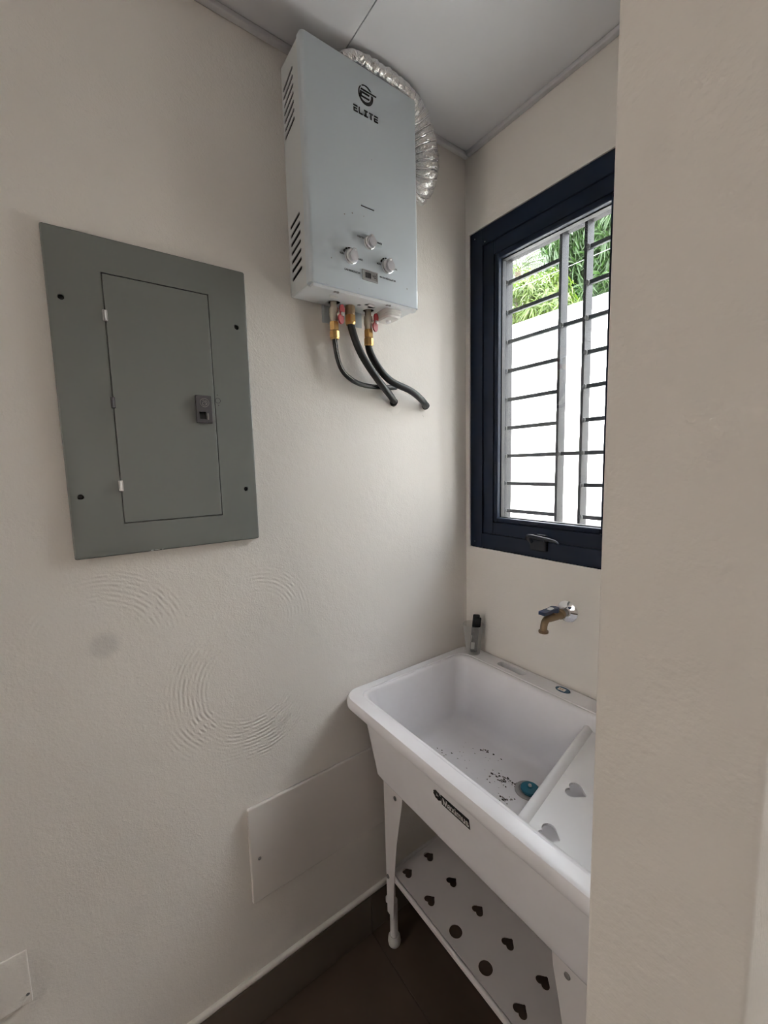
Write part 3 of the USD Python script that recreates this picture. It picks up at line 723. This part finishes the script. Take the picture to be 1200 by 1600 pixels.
for i in range(24):
    j = int((i + .0) / 24 * 459)
    if j < 225: continue
    f_, s_, u_ = frame_of(path[min(j + 1, 459)] - path[j])[2], frame_of(path[min(j + 1, 459)] - path[j])[0], frame_of(path[min(j + 1, 459)] - path[j])[1]
    c_ = np.array([path[j] + (s_ * math.cos(q) + u_ * math.sin(q)) * rr_[j] * 1.0 for q in np.linspace(0, 2 * np.pi, 29)])
    c_[:, 0] = np.maximum(c_[:, 0], .003)
    hel.append(tube(c_, .0011, 5, False))
obj('wire_coil', hel, M['chrome'], du)

# ------------------------------------------------------------------ valves, couplings, hoses under the heater
def hexnut(p0, p1, r):
    return cyl(p0, p1, r, 6)
def valve(name_label, x, y, zt, hs):
    v = thing('shutoff_valve', name_label, 'valve', (x, y, zt - .09))
    obj('body', [cyl((x, y, zt + .012), (x, y, zt - .014), .0088), lathe([(0, .0115), (.004, .0122), (.020, .0122), (.026, .0105), (.034, .0105)], (x, y, zt - .010), (0, 0, -1), 24), cyl((x, y + .004, zt - .027), (x + .0150, y + .0127, zt - .027), .0070, 18)], M['nickel'], v)
    obj('nut', [hexnut((x, y, zt - .046), (x, y, zt - .066), .0128), cyl((x, y, zt - .040), (x, y, zt - .047), .0095)], M['brass'], v)
    obj('hose_nut', lathe([(0, .0100), (.002, .0130), (.018, .0130), (.022, .0105)], (x, y, zt - .066), (0, 0, -1), 8), M['brass'], v, smooth=20)
    n = np.array([.93, .3676, 0]); c = np.array([x, y + .007, zt - .027]) + n * .0155
    u_ = np.array([-.3676, .93, 0])
    shp = unary_union([affinity.translate(affinity.scale(Point(0, 0).buffer(.0095, 12), .95, 1.15), .001, .0135), affinity.translate(affinity.scale(Point(0, 0).buffer(.0105, 12), .98, 1.15), -.001, -.0125), sbox(-.0065, -.012, .0065, .012)]).buffer(.0015).buffer(-.001)
    h_ = obj('handle', plane_mesh(affinity.rotate(shp, -8, origin=(0, 0)), .004, c, u_, (0, 0, 1)), M['red'], v, smooth=40)
    obj('handle_nut', lathe([(0, .0052), (.004, .0048), (.0055, .003)], c + n * .004, n, 12), M['steel'], h_)
    return zt - .088
VX1, VY1 = .030, -.5265
VX3, VY3 = .030, -.4190
z1 = valve('brass shut-off valve with red lever at the left under the heater', VX1, VY1, hz0 - .004, 1)
z3 = valve('brass shut-off valve with red lever at the right under the heater', VX3, VY3, hz0 - .006, 1)
cx2, cy2 = .034, -.4790
bc = thing('brass_coupling', 'bronze-brown hex pipe coupling between the two red-levered valves', 'pipe coupling', (cx2, cy2, hz0 - .05))
obj('upper_nut', [lathe([(-.006, .011), (0, .0135), (.018, .0135), (.021, .0118)], (cx2, cy2, hz0 - .0035), (0, 0, -1), 24)], M['bronze'], bc)
obj('lower_nut', [hexnut((cx2, cy2, hz0 - .0255), (cx2, cy2, hz0 - .043), .0150), lathe([(0, .0138), (.006, .0115)], (cx2, cy2, hz0 - .043), (0, 0, -1), 24)], M['brass'], bc)
h1 = thing('hose', 'thin black hose with a pale stripe looping below the left valve', 'hose', (VX1, VY1, z1))
p1 = spline([(VX1, VY1, z1 + .012), (VX1, VY1 + .001, z1 - .012), (.031, -.512, 1.763), (.030, -.490, 1.741), (.028, -.464, 1.7295), (.022, -.425, 1.7245), (.014, -.365, 1.727), (.001, -.305, 1.7335)], 60)
obj('hose_pipe', tube(p1, .0066, 14), M['rubber'], h1)
obj('stripe', tube(p1[3:] + np.array([.0058, -.0010, .0012]), .0009, 6), M['plastic'], h1, label='pale stripe')
h2 = thing('hose', 'thick black hose bending from the bronze coupling into the wall', 'hose', (cx2, cy2, hz0 - .05))
p2 = spline([(cx2, cy2, hz0 - .040), (.036, -.476, hz0 - .060), (.044, -.4575, 1.8070), (.044, -.4165, 1.7555), (.034, -.3735, 1.7220), (.020, -.3350, 1.6985), (.002, -.3170, 1.6880)], 60)
obj('hose_pipe', tube(p2, .0098, 18), M['rubber'], h2)
obj('wall_sleeve', cyl((.0008, -.3165, 1.6875), (.011, -.321, 1.690), .0118, 18), M['rubber'], h2)
h3 = thing('hose', 'thick black hose sweeping right from the right valve into the wall', 'hose', (VX3, VY3, z3))
p3 = spline([(VX3, VY3, z3 + .012), (VX3, VY3 + .002, z3 - .012), (.037, -.393, 1.7740), (.040, -.3500, 1.7400), (.041, -.2860, 1.7215), (.034, -.2380, 1.7020), (.020, -.2060, 1.6890), (.002, -.1905, 1.6860)], 60)
obj('hose_pipe', tube(p3, .0098, 18), M['rubber'], h3)
obj('wall_sleeve', cyl((.0008, -.1900, 1.6855), (.011, -.194, 1.687), .0118, 18), M['rubber'], h3)

# ------------------------------------------------------------------ laundry sink
SW = .82
sk = thing('laundry_sink', 'white plastic laundry sink on sheet-metal legs under the window', 'laundry sink', (.38, -.27, 0))
Z = .85
ix0, ix1, iy0, iy1 = .050, .780, -.484, -.078
L_ = [
    (.075, .755, -.462, -.020, .030, .602), (.060, .767, -.468, -.010, .035, .612), (.058, .769, -.470, -.010, .036, .630), (.044, .787, -.500, -.010, .040, .812), (.044, .787, -.501, -.009, .040, .816),
    (.012, .817, -.530, -.005, .045, .816), (.006, .823, -.5345, -.003, .050, .822), (.005, .824, -.5355, -.003, .050, .832), (.006, .823, -.534, -.003, .050, .842), (.010, .819, -.530, -.0035, .048, .8485), (.018, .811, -.522, -.006, .045, .850),
    (ix0 - .014, ix1 + .014, iy0 - .014, iy1 + .014, .046, .850), (ix0 - .0125, ix1 + .0125, iy0 - .0125, iy1 + .0125, .045, .8472), (ix0 - .0105, ix1 + .0105, iy0 - .0105, iy1 + .0105, .044, .8472), (ix0 - .009, ix1 + .009, iy0 - .009, iy1 + .009, .043, .8480), (ix0 - .004, ix1 + .004, iy0 - .004, iy1 + .004, .040, .8474), (ix0, ix1, iy0, iy1, .038, .8435), (ix0 + .002, ix1 - .002, iy0 + .002, iy1 - .002, .038, .836),
    (.080, .755, -.455, -.112, .040, .672), (.088, .748, -.448, -.119, .045, .655), (.104, .733, -.433, -.134, .05, .6465), (.13, .71, -.41, -.16, .05, .645)]
tub = man(loft(L_, 8))
slot_m = man(loft([(.172, .272, -.048, -.020, .010, .860), (.172, .272, -.048, -.020, .010, .8495), (.175, .269, -.046, -.022, .009, .832), (.178, .266, -.045, -.023, .009, .829)][::-1], 6))
tub = tub - slot_m
obj('basin', tub, M['sink'], sk, smooth=38)
obj('soap_tray_scum', loft([(.180, .264, -.0445, -.0235, .008, .8285), (.180, .264, -.0445, -.0235, .008, .8296)], 4), M['soap_dirt'], sk)
# drain
dr = obj('drain', lathe([(0, .034), (.0022, .0335), (.003, .031), (.003, .0245), (.0012, .0235), (.0012, .0)][:5], (.412, -.2135, .6448), (0, 0, 1), 36), M['drain'], sk)
obj('plug', lathe([(0, .0205), (.006, .0235), (.0095, .0225), (.0115, .019), (.0125, .008), (.0145, .006)], (.417, -.213, .6475), (0, 0, 1), 32), M['plug'], dr)
obj('plug_knob', lathe([(0, .0045), (.004, .0042), (.006, .002)], (.417, -.213, .6615), (0, 0, 1), 14), M['white_ink'], dr)
# legs
def leg(side, y, front):
    xa = .054 if side < 0 else .706
    s = 1 if side < 0 else -1
    zz = [.611, .57, .52, .45, .38, .30, .22, .15, .105]
    ww = [.098, .094, .087, .072, .058, .047, .038, .033, .030]
    L = [(xa + s * (.000 + .004 * (1 - (z - .1) / .5)), z) for z in zz]; R = [(a + s * w, z) for (a, z), w in zip(L, ww)]
    poly = Polygon(L + R[::-1])
    if not poly.is_valid: poly = poly.buffer(0)
    sheet = plane_mesh(poly, .0022, (0, y + (.0011 if front else .0011), 0), BU, BV)
    flange = []
    for (a, z0_), (b, z1_) in zip(L[:-1], L[1:]):
        flange.append(trimesh.convex.convex_hull(np.array([(x_, yy_, z_) for (x0_, z_) in ((a, z0_), (b, z1_)) for x_ in (x0_, x0_ + s * .002) for yy_ in (y, y + (.03 if front else -.03))])))
    xt = xa + s * .019
    lg = obj('leg', [sheet] + flange, M['sink_metal'], sk, smooth=30)
    obj('leg_tube', cyl((xt, y + (.012 if front else -.012), .15), (xt, y + (.012 if front else -.012), .012), .0125, 20), M['sink_metal'], lg)
    obj('foot', lathe([(0, .019), (.008, .0205), (.022, .019), (.030, .0145)], (xt, y + (.012 if front else -.012), .0005), (0, 0, 1), 22), M['plastic'], lg)
    for z, dx in ((.530, .058), (.236, .0125)):
        obj('bolt', lathe([(0, .0062), (.003, .0058), (.0045, .003)], (xa + s * dx, y - (.001 if front else -.001), z), (0, -1 if front else 1, 0), 14), M['steel_dull'], lg)
    if front:
        obj('leg_ear', box(xa + s * .001, xa - s * .007, y - .001, y + .012, .128, .150, .003), M['sink_metal'], lg)
for side in (-1, 1):
    leg(side, -.424, True)
    leg(side, -.075, False)
# lower shelf with heart and round cut-outs
def heart(cx, cy, s, ang=0):
    t = np.linspace(0, 2 * np.pi, 34)[:-1]
    x = 16 * np.sin(t) ** 3; y = 13 * np.cos(t) - 5 * np.cos(2 * t) - 2 * np.cos(3 * t) - np.cos(4 * t)
    return affinity.translate(affinity.rotate(Polygon(np.c_[x * 1.05, -y] / 32 * s).buffer(-.05 * s).buffer(.11 * s), ang, origin=(0, 0)), cx, cy)
sh = sbox(.072, -.412, .690, -.085)
for i in range(6):
    hx_ = .1035 + .1025 * i
    sh = sh.difference(heart(hx_, -.288, .030))
    if i in (2, 3):
        sh = sh.difference(Point(hx_, -.378).buffer(.0175, 20))
    else:
        sh = sh.difference(heart(hx_, -.377, .030))
    sh = sh.difference(heart(hx_, -.19, .030))
def plan_mesh(poly, z0, z1):
    m = trimesh.util.concatenate([trimesh.creation.extrude_polygon(g, z1 - z0, engine='earcut') for g in getattr(poly, 'geoms', [poly])])
    m.apply_translation([0, 0, z0]); return m
obj('shelf', [plan_mesh(sh, .2470, .2492), box(.060, .702, -.4215, -.4115, .232, .2500, .004), box(.060, .702, -.086, -.076, .232, .250, .003), box(.060, .072, -.412, -.086, .236, .2496, .002), box(.690, .702, -.412, -.086, .236, .2496, .002)], M['sink_metal'], sk, smooth=30)
# drainboard with hearts resting in the right half
db = thing('drainboard', 'white drainboard with heart cut-outs set in the right half of the sink', 'drainboard', (.63, -.28, .806))
pol = Polygon([(.489, -.083), (.5600, -.476), (.772, -.476), (.772, -.083)])
for cx_, cy_ in ((.5885, -.304), (.6130, -.441)):
    pol = pol.difference(heart(cx_, cy_, .040, -90 + 8))
for cx_, cy_ in ((.672, -.16), (.690, -.36)):
    pol = pol.difference(heart(cx_, cy_, .040, -90))
obj('board', plan_mesh(pol, .804, .809), M['board'], db)
e0, e1 = np.array([.489, -.083]), np.array([.560, -.476]); ev = (e1 - e0) / np.linalg.norm(e1 - e0); en = np.array([-ev[1], ev[0]])
pr = [(0, -.030), (-.001, .004), (.003, .0085), (.010, .0095), (.015, .0060), (.021, .001), (.021, -.004)]
lipv = []
for e in (e0, e1):
    for a, b in pr:
        q = e + en * a; lipv.append((q[0], q[1], .809 + b - 0.0))
k = len(pr); lv = np.array(lipv); lf = []
for i in range(k):
    j = (i + 1) % k
    lf += [[i, j, k + j], [i, k + j, k + i]]
for i in range(1, k - 1):
    lf += [[0, i + 1, i], [k, k + i, k + i + 1]]
lm = trimesh.Trimesh(lv, lf, process=False); trimesh.repair.fix_normals(lm)
obj('edge_lip', lm, M['board'], db, smooth=60)
# badge: star flower and lettered plate on the apron. The apron leans back a little.
ap_y = lambda z: -.500 + (.812 - z) / (.812 - .630) * .030
def on_apron(m, d=.0004):
    m.vertices[:, 1] += np.interp(m.vertices[:, 2], [.630, .812], [-.470, -.500]) - d
    return m
bd = obj('badge', on_apron(plane_mesh(sbox(.3745, .7275, .4600, .7535), .0008, (0, 0, 0), BU, BV)), M['black_ink'], sk, smooth=False)
obj('badge_lettering', on_apron(text_on('Maximus', .0165, (.3790, 0, .7325), BU, BV, .0006, True, width=.0775), .0010), M['white_ink'], bd, smooth=False)
star = unary_union([affinity.translate(Point(0, 0).buffer(.0042, 8), .0085 * math.cos(a), .0085 * math.sin(a)) for a in np.arange(8) / 8 * 2 * np.pi + .2] + [Point(0, 0).buffer(.009)])
cut = Polygon([((.0072 if i % 2 == 0 else .0030) * math.cos(i / 10 * 2 * np.pi + .3), (.0072 if i % 2 == 0 else .0030) * math.sin(i / 10 * 2 * np.pi + .3)) for i in range(10)])
obj('badge_flower', on_apron(plane_mesh(affinity.translate(star.difference(cut), .3610, .7420), .0008, (0, 0, 0), BU, BV)), M['black_ink'], bd, smooth=False)
# round sticker on the back ledge
st_ = obj('sticker', plan_mesh(affinity.translate(affinity.rotate(affinity.scale(Point(0, 0).buffer(1, 20), .0215, .0145), 0), .3930, -.0265), .8501, .8506), M['sticker_blue'], sk, smooth=False)
obj('sticker_label', plan_mesh(affinity.rotate(sbox(.3800, -.0345, .4010, -.0195), 4), .8506, .8509), M['sticker_pale'], st_, smooth=False)
obj('sticker_print', [plan_mesh(sbox(.384 + .0068 * i, -.0305, .3885 + .0068 * i, -.0245), .8509, .8511) for i in range(2)], M['sticker_print'], st_, smooth=False)
# dirt in the basin
def flakes(pts, m):
    out = []
    r = np.random.default_rng(11)
    for x, y, s in pts:
        n = 6; a = np.arange(n) / n * 2 * np.pi; rr0 = s * (.55 + .6 * r.random(n))
        out.append(plan_mesh(Polygon(np.c_[x + rr0 * np.cos(a) * (1 + r.random()), y + rr0 * np.sin(a)]), .6452, .6458))
    return out
r = np.random.default_rng(21)
dk, gy = [], []
for cx_, cy_, n, sp, s in ((.345, -.235, 26, .016, .0020), (.375, -.222, 18, .013, .0018), (.395, -.275, 14, .014, .0018), (.19, -.15, 22, .022, .0016), (.29, -.165, 8, .012, .0022), (.245, -.185, 7, .009, .0020), (.15, -.30, 12, .025, .0013), (.30, -.27, 20, .06, .0010), (.22, -.23, 16, .07, .0009)):
    for i in range(n):
        q = (cx_ + r.normal() * sp, cy_ + r.normal() * sp * .7, s * (.5 + 1.2 * r.random()))
        if .14 < q[0] < .63 and -.40 < q[1] < -.17:
            (dk if r.random() < .45 else gy).append(q)
obj('dirt_flecks', flakes(dk + [(.232, -.190, .0028), (.268, -.175, .0032)], None), M['dirt'], None, smooth=False, kind='stuff', label='dark dirt specks scattered over the sink bottom', cat='dirt')
obj('dirt_film', flakes(gy, None), M['dirt2'], None, smooth=False, kind='stuff', label='grey grime smears on the sink bottom around the drain', cat='dirt')

# ------------------------------------------------------------------ wall tap
tp = thing('wall_tap', 'brass wall tap with a blue lever above the sink', 'tap', (.387, 0, 1.045))
tx_, tz_ = .387, 1.0755
obj('flange', lathe([(0.0005, .0315), (.003, .0310), (.0055, .026), (.009, .014), (.013, .0115)], (tx_, 0, tz_), (0, -1, 0), 36), M['chrome'], tp)
obj('nipple', [lathe([(0.008, .0095), (.030, .0095)], (tx_, 0, tz_), (0, -1, 0), 20), lathe([(.018, .0105), (.020, .0118), (.028, .0118), (.030, .0105)], (tx_, 0, tz_), (0, -1, 0), 24)], M['steel_dull'], tp)
obj('body', [lathe([(.030, .0110), (.032, .0138), (.042, .0138), (.044, .0115), (.060, .0115), (.075, .0105), (.092, .0095)], (tx_, 0, tz_), (0, -1, 0), 24),
             tube(spline([(tx_, -.085, tz_), (tx_, -.100, tz_ + .0015), (tx_, -.112, tz_ - .004), (tx_, -.117, tz_ - .016), (tx_, -.118, tz_ - .030)], 18), np.linspace(.0098, .0090, 18), 18),
             lathe([(0, .0090), (.001, .0128), (.006, .0128), (.007, .0115)], (tx_, -.118, tz_ - .026), (0, 0, -1), 24), cyl((tx_, -.068, tz_ + .006), (tx_, -.068, tz_ + .018), .0072, 18)], M['bronze'], tp)
hs = unary_union([Point(0, 0).buffer(.0125, 12), sbox(-.055, -.0085, 0, .0085).buffer(.002), sbox(-.060, -.0095, -.045, .0095)])
lever = plane_mesh(hs, .0085, (tx_, -.068, tz_ + .018), (0, 1, 0), (-1, 0, 0))
obj('lever', [lever, lathe([(0, .012), (.006, .0125), (.010, .0105)], (tx_, -.068, tz_ + .014), (0, 0, 1), 20)], M['blue'], tp, smooth=35)
obj('lever_cap', loft([(tx_ - .0065, tx_ + .0065, -.098, -.076, .005, tz_ + .0265), (tx_ - .0055, tx_ + .0055, -.097, -.077, .005, tz_ + .0282)], 5), M['white_ink'], tp)

# ------------------------------------------------------------------ cup in the corner
cu = thing('plastic_cup', 'clear plastic cup standing in the back corner of the sink rim', 'cup', (.071, -.044, .8502))
cc = (.071, -.044)
obj('cup_wall', lathe([(0, .0005), (0, .0225), (.001, .0232), (.100, .0345), (.1015, .0362), (.1035, .0362), (.1035, .0345), (.100, .0335), (.003, .0222), (.0025, .0005)], (cc[0], cc[1], .8503), (0, 0, 1), 36, close=True), M['clear_plastic'], cu, smooth=50)
br2 = thing('scrub_brush', 'black-handled brush in grey wrapping standing inside the clear cup', 'brush', (.078, -.046, .8545))
def slab(p0, p1, w, t, side, b=.003):
    p0, p1 = np.array(p0), np.array(p1); f_ = p1 - p0; L = np.linalg.norm(f_); f_ /= L
    s_ = np.array(side, float); s_ -= f_ * (s_ @ f_); s_ /= np.linalg.norm(s_); n_ = np.cross(f_, s_)
    m = box(-w / 2, w / 2, -t / 2, t / 2, 0, L, b)
    m.vertices = p0 + m.vertices[:, :1] * s_ + m.vertices[:, 1:2] * n_ + m.vertices[:, 2:3] * f_
    return m
sdv = (.62, .78, 0)
obj('handle', [slab((.080, -.043, .945), (.0835, -.0405, .990), .023, .010, sdv, .004), slab((.0865, -.040, .945), (.0895, -.0375, .980), .020, .008, sdv, .003)], M['black_plastic'], br2)
obj('wrapping', slab((.074, -.047, .8550), (.081, -.043, .948), .025, .013, sdv, .005), M['grey_wrap'], br2)
obj('wrap_print', [slab((.0775, -.0545, .868), (.0785, -.0535, .893), .013, .001, sdv, .0004), slab((.0740, -.0560, .893), (.0765, -.0555, .918), .005, .001, sdv, .0004)], M['white_ink'], br2)
